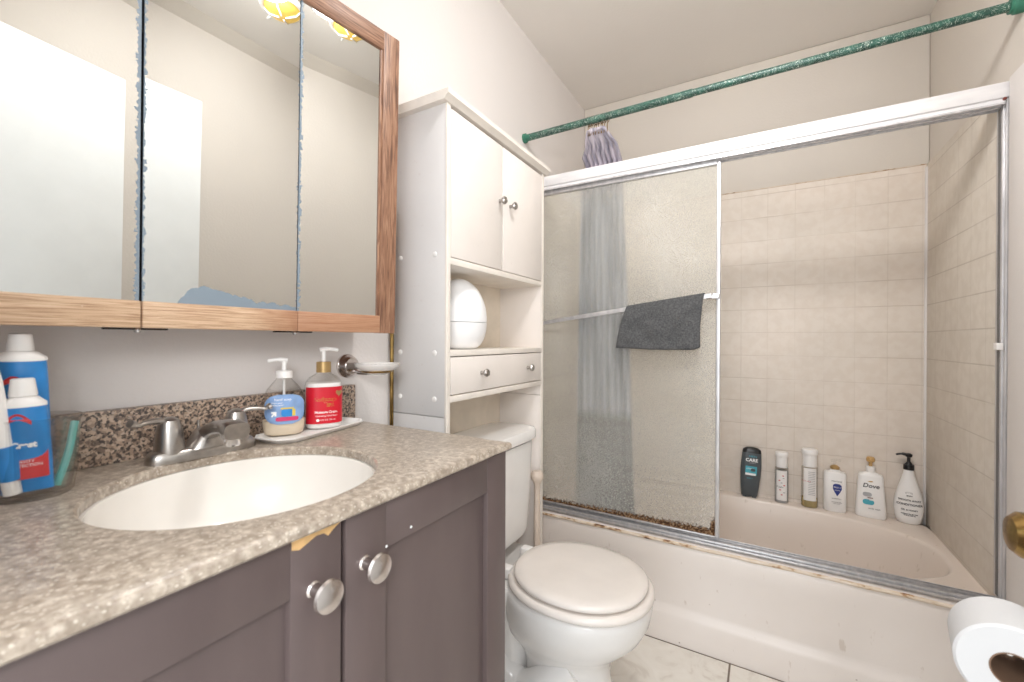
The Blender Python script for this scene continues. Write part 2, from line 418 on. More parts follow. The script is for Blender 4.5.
# ---------------------------------------------------------------- room shell
LX, RX, BY, CZ, NY = 0., 1.52, 2.44, 2.50, -.06
struct('floor', box(-.1, 1.62, -1.6, 2.54, -.08, 0), M_floor)
struct('ceiling', box(-.1, 1.62, -.16, 2.54, CZ, CZ+.08), M_ceil)
struct('wall_left', box(-.1, LX, -.16, BY+.1, 0, CZ), M_wall)
struct('wall_right', box(RX, RX+.1, -.16, BY+.1, 0, CZ), M_wall_r)
struct('wall_back', box(LX, RX, BY, BY+.1, 0, CZ), M_wall_r)
bm = box(LX, .52, -.16, NY, 0, CZ); box(1.32, RX, -.16, NY, 0, CZ, bm=bm); box(.52, 1.32, -.16, NY, 2.06, CZ, bm=bm)
struct('wall_near', bm, M_wall)
# tile surround and plaster returns
TZ = 1.872
struct('trim_1', box(LX, RX-.01, BY-.02, BY, .372, TZ, .003), M_tile_b, 30)
struct('trim_2', box(RX-.010, RX, 1.792, BY, .372, TZ+.004, .003), M_tile_r, 30)
struct('trim_3', box(LX, LX+.02, 1.80, BY-.02, .372, TZ, .003), M_tile_r, 30)
struct('trim_4', box(LX, RX, BY-.012, BY, TZ+.002, CZ-.001, .006, 3), M_wall_r, 30)      # rounded plaster lip above the tile
struct('trim_5', box(RX-.018, RX-.004, BY-.030, BY-.018, .372, TZ-.01, .006, 3), M_wall, 30)  # corner bead
struct('trim_8', box(LX, RX-.012, BY-.0215, BY-.012, TZ-.0005, TZ+.0035, .001), M_caulk, 30)
struct('trim_6', box(RX-.010, RX, 1.62, 1.728, 0, 1.868, .004, 3), M_wall, 30)
# added strip along the top of the right wall, standing in for a shadow band
bm = loft([[Vector((RX, y, CZ-.045)), Vector((RX-.008, y, CZ-.038)), Vector((RX-.04, y, CZ-.008)), Vector((RX-.05, y, CZ)), Vector((RX, y, CZ))] for y in (-.06, 1.55)])
struct('trim_7', bm, M_shade_strip, 30)

# ---------------------------------------------------------------- open entry door on the right
d = bpy.data.objects.new('door_1', None); S.collection.objects.link(d); d.location = (1.27, .06, 0); d['kind'] = 'structure'; W[d] = Matrix.Translation((1.27, .06, 0))
obj('door_leaf', box(1.268, 1.305, .07, .846, .012, 2.03, .002), M_door, d)
kx, ky, kz = 1.211, .80, .889
dk = obj('door_knob', lathe([(.008, .055), (.010, .04), (.013, .03), (.024, .022), (.029, .010), (.028, -.003), (.021, -.011), (.008, -.014)][::-1], (kx, ky, kz), (1, 0, 0)), M_brass, d)
obj('knob_rose', lathe([(.032, 0), (.032, .004), (.026, .010), (.012, .013)], (1.268, ky, kz), (-1, 0, 0)), M_brass, d)
for z in (.25, 1.02, 1.8): obj('hinge', lathe([(.006, 0), (.006, .09)], (1.272, .064, z)), M_brass, d)
solo('over_door_hook', join(box(1.264, 1.268, .40, .43, 1.985, 2.034), box(1.264, 1.309, .40, .43, 2.03, 2.034)), M_greyp, 'small grey hook over the open white door, seen in the left mirror', 'hook', smooth=0)

# toilet paper on a holder fixed to the door
ax = Vector((.20, .98, .0)).normalized(); RC = Vector((1.186, .745, .742)); RL = .080; RO = .052
t = thing('toilet_paper_roll', 'white toilet paper roll with brown core on the holder below the brass knob', 'toilet paper', (RC.x, RC.y, RC.z))
prof = [(.021, 0), (RO-.003, 0), (RO, .003), (RO, RL-.003), (RO-.003, RL), (.021, RL)]
bm = lathe(prof, RC, ax, 48, cap0=False, cap1=False)
obj('paper', bm, M_paper, t)
obj('cardboard_core', lathe([(.021, -.0005), (.021, RL+.0005), (.0195, RL+.0005), (.0195, -.0005), (.021, -.0005)], RC, ax, 36, cap0=False, cap1=False), M_core, t)
t = thing('toilet_paper_holder', 'chrome toilet paper holder fixed to the door below the knob', 'holder', (1.268, .8, .736))
cz = RC + Vector((0, 0, .0))
obj('rod', tube([RC+ax*.03+Vector((0,0,.008)), RC+ax*(RL+.03)], [.008, .008], 14), M_chrome, t)
e = RC+ax*(RL+.026)
obj('rod_tip', lathe([(.0092, 0), (.0088, .003), (.004, .006)], RC+ax*.030+Vector((0,0,.008)), -ax, 14), M_chrome, t)
obj('arm', tube(smooth_path([e, e+Vector((.03, .002, 0)), Vector((1.268, e.y, e.z))]), .008), M_chrome, t)
obj('wall_flange', lathe([(.024, 0), (.024, .005), (.015, .01)], (1.268, e.y, e.z), (-1, 0, 0)), M_chrome, t)

# ---------------------------------------------------------------- bathtub
t = thing('bathtub', 'cream alcove bathtub with a high front apron behind the toilet', 'bathtub', (.75, 2.06, 0))
X0, X1, Y0, Y1, RZ = .0, 1.51, 1.70, 2.42, .38
NN = 96
def rect_pt(tn, x0, x1, y0, y1, z, r=.0):
    cx, cy = (x0+x1)/2, (y0+y1)/2; a, b = (x1-x0)/2, (y1-y0)/2
    c, s = math.cos(tn), math.sin(tn); e = 14
    k = (abs(c)**e + abs(s)**e)**(-1/e); return Vector((cx + a*c*k, cy + b*s*k, z))
rings = []
for off, z in ((0, .0), (0, .10), (.004, .112), (.014, .125), (.016, .14), (.012, .30), (.010, RZ-.028), (.013, RZ-.016), (.021, RZ-.005), (.034, RZ)):
    r = []
    for i in range(NN):
        p = rect_pt(2*PI*i/NN, X0, X1, Y0, Y1, z)
        if p.y < Y0+.2: p.y = p.y + off*(1 if p.y < Y0+.05 else 0)
        r.append(p)
    rings.append(r)
def bas(a, b, z, cx=.765, cy=2.058, e=2.5):
    return [Vector((cx + a*math.copysign(abs(math.cos(q))**(2/e), math.cos(q)), cy + b*math.copysign(abs(math.sin(q))**(2/e), math.sin(q)), z)) for q in [2*PI*i/NN for i in range(NN)]]
for a, b, z in ((.722, .318, RZ), (.715, .311, RZ-.003), (.709, .305, RZ-.012), (.695, .292, RZ-.06), (.655, .265, .20), (.62, .24, .12), (.56, .20, .085), (.35, .10, .075)): rings.append(bas(a, b, z))
bt = obj('tub_shell', loft(rings), M_tub, t, smooth=50)
obj('drain', lathe([(.028, 0), (.028, .004), (.02, .006)], (.30, 2.06, .074)), M_chrome, t)
bm = NB(); 
segs = 60
for k in range(1):
    pts = [(x, 1.7125 + .001*math.sin(x*40), RZ-.008 + .0022*noise.noise((x*9, 0, 0))) for x in [.01+i*1.48/segs for i in range(segs+1)]]
    bm = tube(pts, [.0065+.0025*noise.noise((p[0]*14, 3, 0)) for p in pts], 8)
obj('caulk_bead', bm, M_caulk, t, 'brown stained caulk bead')

# ---------------------------------------------------------------- sliding shower enclosure
t = thing('shower_enclosure', 'aluminium framed sliding shower door with frosted glass standing on the tub edge', 'shower door', (.76, 1.76, .382))
HY0, HY1 = 1.734, 1.790
bm = box(.002, 1.519, HY0, HY1, 1.818, 1.862, .003); box(.002, 1.508, HY0+.006, HY1-.004, 1.806, 1.8185, bm=bm)
obj('header_rail', bm, M_alu, t, 'bright brushed header rail')
bm = NB(); box(.002, 1.508, HY0+.004, HY0+.008, 1.801, 1.8065, bm=bm); box(.002, 1.508, HY0+.026, HY0+.03, 1.801, 1.8065, bm=bm); box(.002, 1.508, HY1-.008, HY1-.004, 1.799, 1.8065, bm=bm)
obj('header_channel', bm, M_alud, t)
bm = box(.002, 1.508, 1.726, 1.786, .382, .387, .001)
for y, h in ((1.726, .393), (1.736, .400), (1.752, .396), (1.768, .398), (1.782, .399)): box(.002, 1.508, y, y+.0035, .384, h, .0008, bm=bm)
obj('bottom_track', bm, M_alud, t)
for s, (xa, xb) in enumerate(((.020, .036), (1.498, 1.5185))):
    if s: bm = box(1.506, 1.512, 1.750, 1.788, .404, 1.816, .001); box(1.5095, 1.5195, 1.738, 1.790, .382, 1.817, .001, bm=bm); 
    else: bm = box(.020, .034, 1.742, 1.798, .404, 1.806, .001)
    j = obj('side_jamb', bm, M_alud, t)
    if s:
        obj('gasket', box(1.5050, 1.5065, 1.760, 1.774, .41, 1.80), M_rubber, j)
        obj('bumper', box(1.492, 1.506, 1.735, 1.757, 1.112, 1.132, .002), M_white, j)
obj('rust_spot', box(1.502, 1.5095, 1.735, 1.742, 1.812, 1.822, .002), M_rub, t)
GY = 1.763
g = obj('sliding_door', box(.04, .782, GY, GY+.005, .408, 1.800), M_frost, t, 'frosted glass sliding panel with rust and mildew along its bottom', smooth=0)
obj('stile', box(.774, .7875, GY-.010, GY+.014, .404, 1.806, .0015), M_alud, g)
obj('stile', box(.034, .046, GY-.010, GY+.014, .404, 1.806, .0015), M_alud, g)
obj('top_rail', box(.046, .774, GY-.008, GY+.012, 1.786, 1.806, .0015), M_alud, g)
obj('bottom_rail', box(.046, .774, GY-.006, GY+.012, .404, .411, .001), M_alud, g)
a, b = Vector((.05, 1.728, 1.207)), Vector((.76, 1.728, 1.300))
bm = NB(); dv = (b-a).normalized(); up = Vector((0, 0, 1))
q = [[p + Vector((0, yy, 0)) + up*zz for yy, zz in ((-.004, -.008), (-.005, 0), (-.004, .008), (.003, .008), (.003, -.008))] for p in (a, b)]
obj('towel_bar', loft(q, bm), M_alud, g, 'flat towel bar sloping down to the left')
obj('bar_bracket', box(.742, .786, 1.724, GY-.008, 1.288, 1.306, .002), M_chrome, g)
obj('bar_bracket', box(.044, .066, 1.724, GY-.008, 1.196, 1.216, .002), M_chrome, g)

# grey towel over the bar
bm = NB(); rows = []
NU, NV = 44, 30
def barz(x): return a.z + (x-a.x)/(b.x-a.x)*(b.z-a.z) + .0085
for j in range(NV+1):
    v = j/NV; row = []
    for i in range(NU+1):
        u = i/NU
        x = .452 + .283*u - (.030*(1-u)**1.5+.012)*max(0, v-.28)/.72 + .003*math.sin(v*7)
        zt = barz(x); n = noise.noise((u*5, v*5, 2))*.009 + noise.noise((u*14, v*9, 5))*.004 + math.sin(u*9+v*3)*.003 + (.007*math.exp(-((u-.14)/.07)**2)*max(0, (v-.3)))
        L = .158 + .045*u
        if v < .24: x = .455 + .262*u
        if v < .24: y = 1.736 + .001*math.sin(u*20); z = zt - .075*(1-v/.24)
        elif v < .32: k = (v-.24)/.08*PI; y = 1.728 + .008*math.cos(k); z = zt + .004*math.sin(k)
        else: k = (v-.32)/.68; y = 1.720 - .006*min(1, k*4) - n*min(1, k*3) - .002*k; z = zt - L*k + .010*max(0,(u-.9)/.1)**2*k - .004*math.sin(u*PI)*k
        row.append(bm.verts.new((x, y, z)))
    rows.append(row)
for p, q_ in zip(rows, rows[1:]):
    for i in range(NU): bm.faces.new((p[i], p[i+1], q_[i+1], q_[i]))
tw = solo('hand_towel', bm, M_towel, 'dark grey towel hanging over the shower door bar', 'towel')
md = tw.modifiers.new('thick', 'SOLIDIFY'); md.thickness = .004; md.offset = 0

# ---------------------------------------------------------------- curtain rod and curtain
t = thing('curtain_rod', 'marbled green tension curtain rod above the shower door header', 'curtain rod', (.76, 1.70, 2.035))
pa, pb = Vector((.0, 1.688, 2.030)), Vector((1.52, 1.676, 2.036)); mid = pa.lerp(pb, .46)
obj('outer_tube', tube([pa+(pb-pa)*.01, mid], .0145, 20), M_rod, t)
obj('inner_tube', tube([mid, pb-(pb-pa)*.01], .0125, 20), M_rod, t)
obj('end_cap', lathe([(.020, 0), (.020, .012), (.0145, .016), (.0145, .035)], pa, pb-pa), M_rodcap, t)
obj('end_cap', lathe([(.023, 0), (.023, .018), (.019, .022), (.019, .028)], pb, pa-pb), M_rodcap, t)
t = thing('shower_curtain', 'bunched lavender grey curtain hanging from the green rod behind frosted glass', 'curtain', (.33, 1.83, .26))
NF = 8; bm = NB(); rows = []
zs = [1.998, 1.97, 1.95, 1.93, 1.915, 1.90, 1.875, 1.84, 1.75, 1.6, 1.4, 1.2, 1.0, .8, .6, .45, .30]
for z in zs:
    row = []; gath = 1 if z < 1.93 else .45 + .55*(1.998-z)/.068
    yc = 1.69 + (1.845-1.69)*min(1, max(0, (1.99-z)/.09)) if z > 1.85 else 1.845
    am = .012 + .022*min(1, (1.99-z)/.1)
    for i in range(NF*10+1):
        u = i/(NF*10); fold = math.sin(u*NF*2*PI + .4*noise.noise((u*5, z*1.3, 1)))
        xc = (.325 if z > 1.93 else .312) if z > 1.88 else .300 + .02*(1.9-z)/1.6; wd = .17 if z > 1.88 else .19 + .08*(1.9-z)/1.6
        zz = z
        if z > 1.99: zz = z - .018*(1-abs(math.cos(u*NF*PI)))**1
        row.append(bm.verts.new((xc + wd*(u-.5)*gath + .006*math.cos(u*NF*2*PI)+.005*noise.noise((u*3, z*2, 4)), yc + am*fold + .01*noise.noise((u*4, z*1.5, 9)), zz)))
    rows.append(row)
for p, q_ in zip(rows, rows[1:]):
    for i in range(len(p)-1): bm.faces.new((p[i], p[i+1], q_[i+1], q_[i]))
cl = obj('cloth', bm, M_curt, t)
md = cl.modifiers.new('thick', 'SOLIDIFY'); md.thickness = .0012
for i in range(10):
    x = .298 + i*.0088 + random.uniform(-.002, .002); c = Vector((x, 1.690+.016*(x), 2.033)); tl = random.uniform(-.12, .12)
    pts = [c + Vector((tl*.018*math.sin(q*2*PI/20)+.002*math.sin(q), .0185*math.cos(q*2*PI/20), .0185*math.sin(q*2*PI/20))) for q in range(21)]
    bm = tube(pts, .0016, 6); tube([c+Vector((0, 0, -.018)), Vector((x+random.uniform(-.004, .004), 1.69, 1.972))], .0015, 6, bm)
    obj('curtain_ring', bm, M_brass, t)

# ---------------------------------------------------------------- shelf cabinet over the toilet
t = thing('over_toilet_cabinet', 'tall white storage cabinet straddling the toilet tank, two doors above shelf and drawer', 'cabinet', (.1, 1.195, 0))
XF, YA, YB = .197, .905, 1.490
for s, (y0, y1) in enumerate(((YA, YA+.016), (YB-.016, YB))):
    bm = box(.0, XF-.006, y0, y1, .926, 1.766, .001); box(.0, XF-.006, y0+.001, y1-.001, .0, .924, .001, bm=bm)
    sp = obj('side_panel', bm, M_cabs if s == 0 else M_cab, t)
    obj('edge_band', box(XF-.006, XF, y0-.0005, y1+.0005, 0, 1.766, .001), M_cabedge, sp)
    if s == 0:
        for z in (1.365, 1.098, .972):
            for x in (.030, .156): obj('screw_cap', lathe([(.0075, 0), (.007, .002), (.003, .0035)], (x, y0, z), (0, -1, 0), 16), M_white, sp)
# crown
pr = [(0, 1.766), (XF+.004, 1.766), (XF+.010, 1.774), (XF+.018, 1.779), (XF+.018, 1.792), (0, 1.792)]
bm = loft([[Vector((x, y, z)) for x, z in pr] for y in (YA-.018, YB+.018)])
obj('crown_top', bm, M_cabedge, t)
obj('shelf', box(.012, XF, YA+.016, YB-.016, 1.338, 1.356, .001), M_cabedge, t)
obj('shelf', box(.012, XF, YA+.016, YB-.016, 1.089, 1.105, .001), M_cabedge, t)
obj('shelf', box(.012, XF, YA+.016, YB-.016, .964, .981, .001), M_cabedge, t)
obj('back_panel', box(.002, .012, YA+.016, YB-.016, .70, 1.766), M_back, t, 'cream back panel')
for y0, y1, ky in ((YA+.018, 1.184, 1.166), (1.190, YB-.018, 1.232)):
    dd = obj('door', box(XF-.014, XF+.001, y0, y1, 1.358, 1.756, .0015), M_cab, t)
    obj('knob', lathe([(.006, 0), (.005, .010), (.010, .014), (.0125, .020), (.010, .025), (.004, .027)], (XF+.001, ky, 1.575), (1, 0, 0), 20), M_nickel, dd)
dd = obj('drawer', box(XF-.014, XF, YA+.019, YB-.019, .984, 1.086, .0015), M_cab, t)
for ky in (1.070, 1.360): obj('knob', lathe([(.006, 0), (.005, .010), (.010, .014), (.0125, .020), (.010, .025), (.004, .027)], (XF, ky, 1.036), (1, 0, 0), 20), M_nickel, dd)

# egg-shaped humidifier on the shelf
t = thing('egg_humidifier', 'white egg shaped humidifier on the open shelf of the tall cabinet', 'humidifier', (.105, 1.078, 1.1055))
eg = lambda h: .088*math.sqrt(max(0, 1-((h-.088)/(.088 if h < .088 else .130))**2)) if h > 0 else 0
hs = [.0 + .078*i/8 for i in range(9)]
obj('base', lathe([(.045, 0), (.058, .004), (.068, .013), (.076, .025), (.082, .040), (.0865, .060), (.088, .080)] , (.105, 1.078, 1.1055), n=40), M_egg, t)
hs = [.083 + .135*(math.sin(i/14*PI/2)) for i in range(15)]
obj('upper_shell', lathe([(eg(.083)-.002, .0812)] + [(eg(h), h) for h in hs], (.105, 1.078, 1.1055), n=40), M_egg, t)

# ---------------------------------------------------------------- toilet
t = thing('toilet', 'white two piece toilet with closed beige seat between vanity and tub', 'toilet', (.36, 1.205, 0)); t.location.z = .006
TY = 1.213
rings = []
for z, cx, a_, b_, e_ in ((-.006, .425, .165, .108, 2.8), (.014, .425, .165, .108, 2.8), (.03, .425, .152, .097, 2.6), (.09, .425, .132, .084, 2.4), (.17, .415, .130, .084, 2.3), (.215, .405, .148, .104, 2.2),
                       (.255, .41, .182, .140, 2.1), (.30, .43, .206, .168, 2.1), (.34, .44, .217, .183, 2.1), (.375, .445, .219, .188, 2.1), (.392, .445, .217, .187, 2.1), (.398, .445, .21, .18, 2.1)):
    rings.append(sell(cx, TY, a_, b_, z, 56, e_))
obj('bowl', loft(rings), M_porc, t, smooth=60)
bm = loft([sell(.165, TY, .13, .10, z, 36, 5) if z < .3 else sell(.165, TY, .135+.0, b_, z, 36, 5) for z, b_ in ((.0, 0), (.2, 0), (.30, .11), (.35, .135), (.388, .15), (.396, .145))])
tp = smooth_path([(.46, TY-.062, .20), (.38, TY-.085, .14), (.30, TY-.082, .10), (.23, TY-.082, .15), (.19, TY-.085, .24), (.16, TY-.08, .28)])
tube(tp, .042, 14, bm)
tp = [Vector((p.x, 2*TY-p.y, p.z)) for p in tp]; tube(tp, .042, 14, bm)
obj('trapway', bm, M_porc, t, smooth=60)
def rr_ring(cx, cy, a_, b_, z, e_=6): return sell(cx, cy, a_, b_, z, 48, e_)
obj('tank', loft([rr_ring(.115, TY, .078, .180, .437), rr_ring(.115, TY, .084, .190, .457), rr_ring(.113, TY, .090, .203, .60), rr_ring(.112, TY, .094, .213, .765)]), M_porc, t, smooth=50)
obj('tank_lid', loft([rr_ring(.113, TY+.004, .094, .213, .768), rr_ring(.113, TY+.004, .102, .223, .774), rr_ring(.113, TY+.004, .103, .224, .799), rr_ring(.113, TY+.004, .098, .219, .809), rr_ring(.113, TY+.004, .080, .200, .813)]), M_porc, t, smooth=50)
lv = obj('flush_lever', join(lathe([(.012, 0), (.012, .012)], (.205, TY-.15, .70), (1, 0, 0)), tube([(.216, TY-.15, .70), (.222, TY-.09, .692)], .005)), M_chrome, t)
def egg(cx, a_, b_, z, s=1., e_=2.15):
    r = []
    for i in range(64):
        q = 2*PI*i/64; c, s_ = math.cos(q), math.sin(q)
        r.append(Vector((cx + s*a_*math.copysign(abs(c)**(2/e_), c), TY + s*b_*math.copysign(abs(s_)**(2/e_), s_), z)))
    return r
obj('seat_ring', loft([egg(.455, .209, .187, .403), egg(.455, .214, .192, .407), egg(.455, .214, .192, .416), egg(.455, .207, .185, .4225), egg(.450, .2, .178, .423)]), M_seat, t, smooth=60)
obj('seat_lid', loft([egg(.456, .186, .168, .427), egg(.456, .195, .177, .430), egg(.456, .197, .179, .438), egg(.456, .190, .172, .445), egg(.456, .165, .147, .448), egg(.456, .09, .08, .450)]), M_seat, t, smooth=60)
for dy in (-.07, .07):
    obj('hinge', box(.222, .262, TY+dy-.016, TY+dy+.016, .398, .432, .006, 3), M_white, t)

# plunger
t = thing('plunger', 'beige handled plunger standing between the toilet tank and the tub', 'plunger', (.200, 1.436, 0))
obj('handle', lathe([(.0125, .10), (.012, .45), (.0105, .55), (.0105, .595), (.016, .608), (.0235, .620), (.0235, .636), (.017, .647), (.004, .649)], (.200, 1.436, 0)), M_plunger, t)
obj('rubber_cup', lathe([(.030, 0), (.034, .01), (.034, .03), (.030, .055), (.025, .075), (.018, .105), (.0128, .106)], (.200, 1.436, 0)), M_rub, t)

# ---------------------------------------------------------------- vanity
VX, VY0, VY1, VZ = .479, -.035, .746, .914
t = thing('vanity_cabinet', 'plum brown painted vanity cabinet with two shaker doors under the sink', 'cabinet', (.24, .35, 0))
bm = box(.002, VX-.021, VY0, VY0+.016, .0, VZ); box(.002, VX-.021, VY1-.016, VY1, .0, VZ, bm=bm); box(.002, .012, VY0+.016, VY1-.016, .1, VZ-.12, bm=bm)
box(.012, VX-.021, VY0+.016, VY1-.016, .10, .116, bm=bm); box(VX-.075, VX-.06, VY0+.016, VY1-.016, 0, .10, bm=bm)
box(VX-.040, VX-.021, VY0+.016, VY1-.016, VZ-.05, VZ, bm=bm)
obj('carcass', bm, M_van, t, smooth=0)
def shaker(y0, y1, ky, kz, lab):
    z0, z1, sw = .115, VZ-.003, .066
    bm = box(VX-.019, VX, y0, y0+sw, z0, z1, .0012); box(VX-.019, VX, y1-sw, y1, z0, z1, .0012, bm=bm)
    box(VX-.019, VX-.0006, y0+sw, y1-sw, z1-.064, z1, .0008, bm=bm); box(VX-.019, VX-.0006, y0+sw, y1-sw, z0, z0+.064, .0008, bm=bm)
    dd = obj('door', bm, M_van, t, lab)
    obj('panel', box(VX-.016, VX-.010, y0+sw-.004, y1-sw+.004, z0+.060, z1-.060), M_van, dd, smooth=0)
    obj('knob', lathe([(.0095, 0), (.0075, .002), (.0068, .012), (.010, .019), (.0175, .0225), (.019, .026), (.0175, .0295), (.010, .0325), (.003, .0335)], (VX, ky, kz), (1, 0, 0), 28), M_knob, dd)
    return dd
ld = shaker(VY0+.003, .353, .316, .845, 'left door with chipped top corner')
rd = shaker(.360, VY1-.001, .390, .843, None)
out = [(y+.006, z+.0035) for y, z in [(.282, .9085), (.282, .898), (.291, .895), (.302, .899), (.312, .903), (.322, .902), (.328, .897), (.333, .901), (.3475, .9085)]]
bm = NB(); f = bm.faces.new([bm.verts.new((VX+.0003, y, z)) for y, z in out]); r_ = bmesh.ops.extrude_face_region(bm, geom=[f])
for v in r_['geom']:
    if isinstance(v, bmesh.types.BMVert): v.co.x += .0004
obj('chipped_patch', bm, M_chip, ld, 'bare wood chip', smooth=0)
for y, z in ((.427, .849), (.475, .858)):
    obj('paint_fleck', lathe([(.0022, 0), (.001, .0012)], (VX-.0004, y, z), (1, 0, 0), 8), M_wht, rd)

# countertop with oval cut-out
CTZ = .931; SC = (.271, .357); SA, SB = .174, .181
bm = NB(); NR = 96
def crect(off, z): return [rect_pt(2*PI*i/NR, .0, .492-off, VY0-.005, .746-off, z) for i in range(NR)]
for i in range(1): pass
rings = [sell(SC[0], SC[1], SA, SB, CTZ-.0155, NR), sell(SC[0], SC[1], SA, SB, CTZ-.003, NR), sell(SC[0], SC[1], SA+.003, SB+.003, CTZ, NR),
         crect(.007, CTZ), crect(.002, CTZ-.002), crect(0, CTZ-.006), crect(0, CTZ-.0125), crect(.003, CTZ-.0155), sell(SC[0], SC[1], SA, SB, CTZ-.019, NR)]
def exact(r, off):
    xs = (.0, .492-off); ys = (VY0-.005, .746-off)
    for cx in xs:
        for cy in ys:
            k = min(range(NR), key=lambda i: (r[i].x-cx)**2 + (r[i].y-cy)**2); r[k].x, r[k].y = (cx, cy)
    return r
offs = {3: .007, 4: .002, 5: 0, 6: 0, 7: .003}
for k, o_ in offs.items(): rings[k] = exact(rings[k], o_)
solo('countertop', loft(rings, cap0=False, cap1=False), M_counter, 'speckled taupe countertop with rounded edge on the plum brown vanity', 'countertop', smooth=30)
rings = [sell(SC[0], SC[1], SA+.02, SB+.02, CTZ-.0160, 72), sell(SC[0], SC[1], SA-.004, SB-.004, CTZ-.0160, 72)]
for k in range(1, 12):
    q = k/12; rings.append(sell(SC[0], SC[1], (SA-.004)*(1-q**3*.82), (SB-.004)*(1-q**3*.82), CTZ-.0160 - .13*math.sin(q*PI/2)**1.3, 72))
rings2 = [[Vector((SC[0]+(v.x-SC[0])*1.03, SC[1]+(v.y-SC[1])*1.03, v.z-.008)) for v in r] for r in rings[::-1]]
rings2[-1] = sell(SC[0], SC[1], SA+.02, SB+.02, CTZ-.0225, 72)
t = thing('sink_basin', 'white oval undermount sink basin set into the countertop', 'sink', (SC[0], SC[1], CTZ-.16))
obj('bowl', loft(rings + rings2[0:], cap0=False, cap1=False), M_sink, t, smooth=60)
obj('drain', lathe([(.022, 0), (.022, .003), (.016, .004), (.014, .001)], (SC[0], SC[1], CTZ-.150)), M_chrome, t)
solo('backsplash', box(.0005, .020, VY0, .757, CTZ+.0005, 1.018, .0015), M_granite, 'dark brown speckled granite backsplash strip behind the faucet', 'backsplash')

# ---------------------------------------------------------------- faucet
FY = .384; FX = .078
t = thing('faucet', 'brushed nickel two handle centerset faucet behind the sink', 'faucet', (FX, FY, CTZ))
def pill(a_, b_, z): return sell(FX, FY, a_, b_, z, 48, 3.2)
obj('base_plate', loft([pill(.024, .084, CTZ+.0002), pill(.024, .084, CTZ+.008), pill(.022, .081, CTZ+.016), pill(.018, .076, CTZ+.020)]), M_nickel, t, smooth=50)
for s in (-1, 1):
    hy = FY + s*.052
    h = obj('handle', lathe([(.0215, .014), (.0212, .022), (.0202, .034), (.0185, .048), (.0165, .060), (.0135, .068), (.006, .073)], (FX, hy, CTZ), n=24), M_nickel, t)
    pth = smooth_path([(FX, hy, CTZ+.058), (FX+.002, hy+s*.014, CTZ+.069), (FX+.008, hy+s*.034, CTZ+.070), (FX+.012, hy+s*.046, CTZ+.068), (FX+.015, hy+s*.057, CTZ+.073)])
    n = len(pth); obj('lever', tube(pth, [.0095-.0045*math.sin(min(1, i/n*1.6)*PI/2) + (.003 if i > n-5 else 0) for i in range(n)], 12, flat=.75), M_nickel, h)
rings = []
for i in range(15):
    q = i/14; x = FX - .012 + .118*q; z = CTZ + .026 + .030*math.sin(q*2.1); hw = .013 + .005*q + .002*(q > .85); hh = .015 - .005*q + .003*(q > .85)
    rings.append([Vector((x, FY + hw*math.copysign(abs(math.cos(k*2*PI/20))**.6, math.cos(k*2*PI/20)), z + hh*math.copysign(abs(math.sin(k*2*PI/20))**.6, math.sin(k*2*PI/20)))) for k in range(20)])
sp = obj('spout', loft(rings), M_nickel, t, smooth=50)
obj('spout_riser', loft([sell(FX+.004, FY, .024, .036, CTZ+.016, 32, 2.5), sell(FX+.004, FY, .022, .020, CTZ+.036, 32, 2.5), sell(FX, FY, .014, .012, CTZ+.046, 32, 2.5)]), M_nickel, sp, smooth=60)
obj('aerator', lathe([(.010, 0), (.012, .003), (.012, .016)], (FX+.092, FY, CTZ+.027), n=20), M_chrome, sp)
obj('lift_rod', tube([(FX-.022, FY, CTZ+.018), (FX-.022, FY, CTZ+.058)], .0025), M_nickel, t)

# ---------------------------------------------------------------- medicine cabinet (three mirrored doors)
t = thing('medicine_cabinet', 'oak framed medicine cabinet with three worn mirrored doors above the sink', 'cabinet', (.0, .42, 1.147))
MY0, MY1, MZ0, MZ1 = .028, .770, 1.150, 1.852
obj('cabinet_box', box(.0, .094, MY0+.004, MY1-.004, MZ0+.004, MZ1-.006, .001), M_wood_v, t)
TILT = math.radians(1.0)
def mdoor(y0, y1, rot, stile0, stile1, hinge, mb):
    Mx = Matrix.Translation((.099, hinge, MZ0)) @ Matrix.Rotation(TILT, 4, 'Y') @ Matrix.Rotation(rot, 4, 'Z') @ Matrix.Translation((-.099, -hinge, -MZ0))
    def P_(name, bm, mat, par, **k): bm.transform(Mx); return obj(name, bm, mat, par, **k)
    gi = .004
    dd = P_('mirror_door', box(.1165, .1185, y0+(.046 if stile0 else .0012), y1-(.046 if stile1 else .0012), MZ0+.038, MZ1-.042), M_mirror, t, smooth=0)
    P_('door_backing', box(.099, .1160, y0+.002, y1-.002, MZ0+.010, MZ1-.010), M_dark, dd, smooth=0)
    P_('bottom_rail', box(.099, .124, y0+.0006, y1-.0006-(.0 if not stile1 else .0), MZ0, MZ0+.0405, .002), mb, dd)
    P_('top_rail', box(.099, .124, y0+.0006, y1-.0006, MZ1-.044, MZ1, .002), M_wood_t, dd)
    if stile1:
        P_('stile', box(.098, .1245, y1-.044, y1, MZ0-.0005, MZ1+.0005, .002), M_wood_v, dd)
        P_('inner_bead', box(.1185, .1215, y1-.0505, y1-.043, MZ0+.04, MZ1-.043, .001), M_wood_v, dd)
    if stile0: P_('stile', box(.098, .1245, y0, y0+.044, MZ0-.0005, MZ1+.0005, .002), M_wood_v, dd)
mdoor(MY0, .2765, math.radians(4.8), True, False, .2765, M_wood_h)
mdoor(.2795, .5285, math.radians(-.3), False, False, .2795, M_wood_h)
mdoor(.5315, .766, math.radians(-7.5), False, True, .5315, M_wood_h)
for y in (.278, .53):
    obj('hinge_clip', box(.100, .114, y-.038, y+.038, MZ0-.003, MZ0-.0004, .0008), M_dark, t, 'dark corroded hinge strip')
    obj('hinge_pin', lathe([(.004, 0), (.005, .004), (.003, .007)], (.112, y, MZ0-.007), n=10), M_chrome, t)

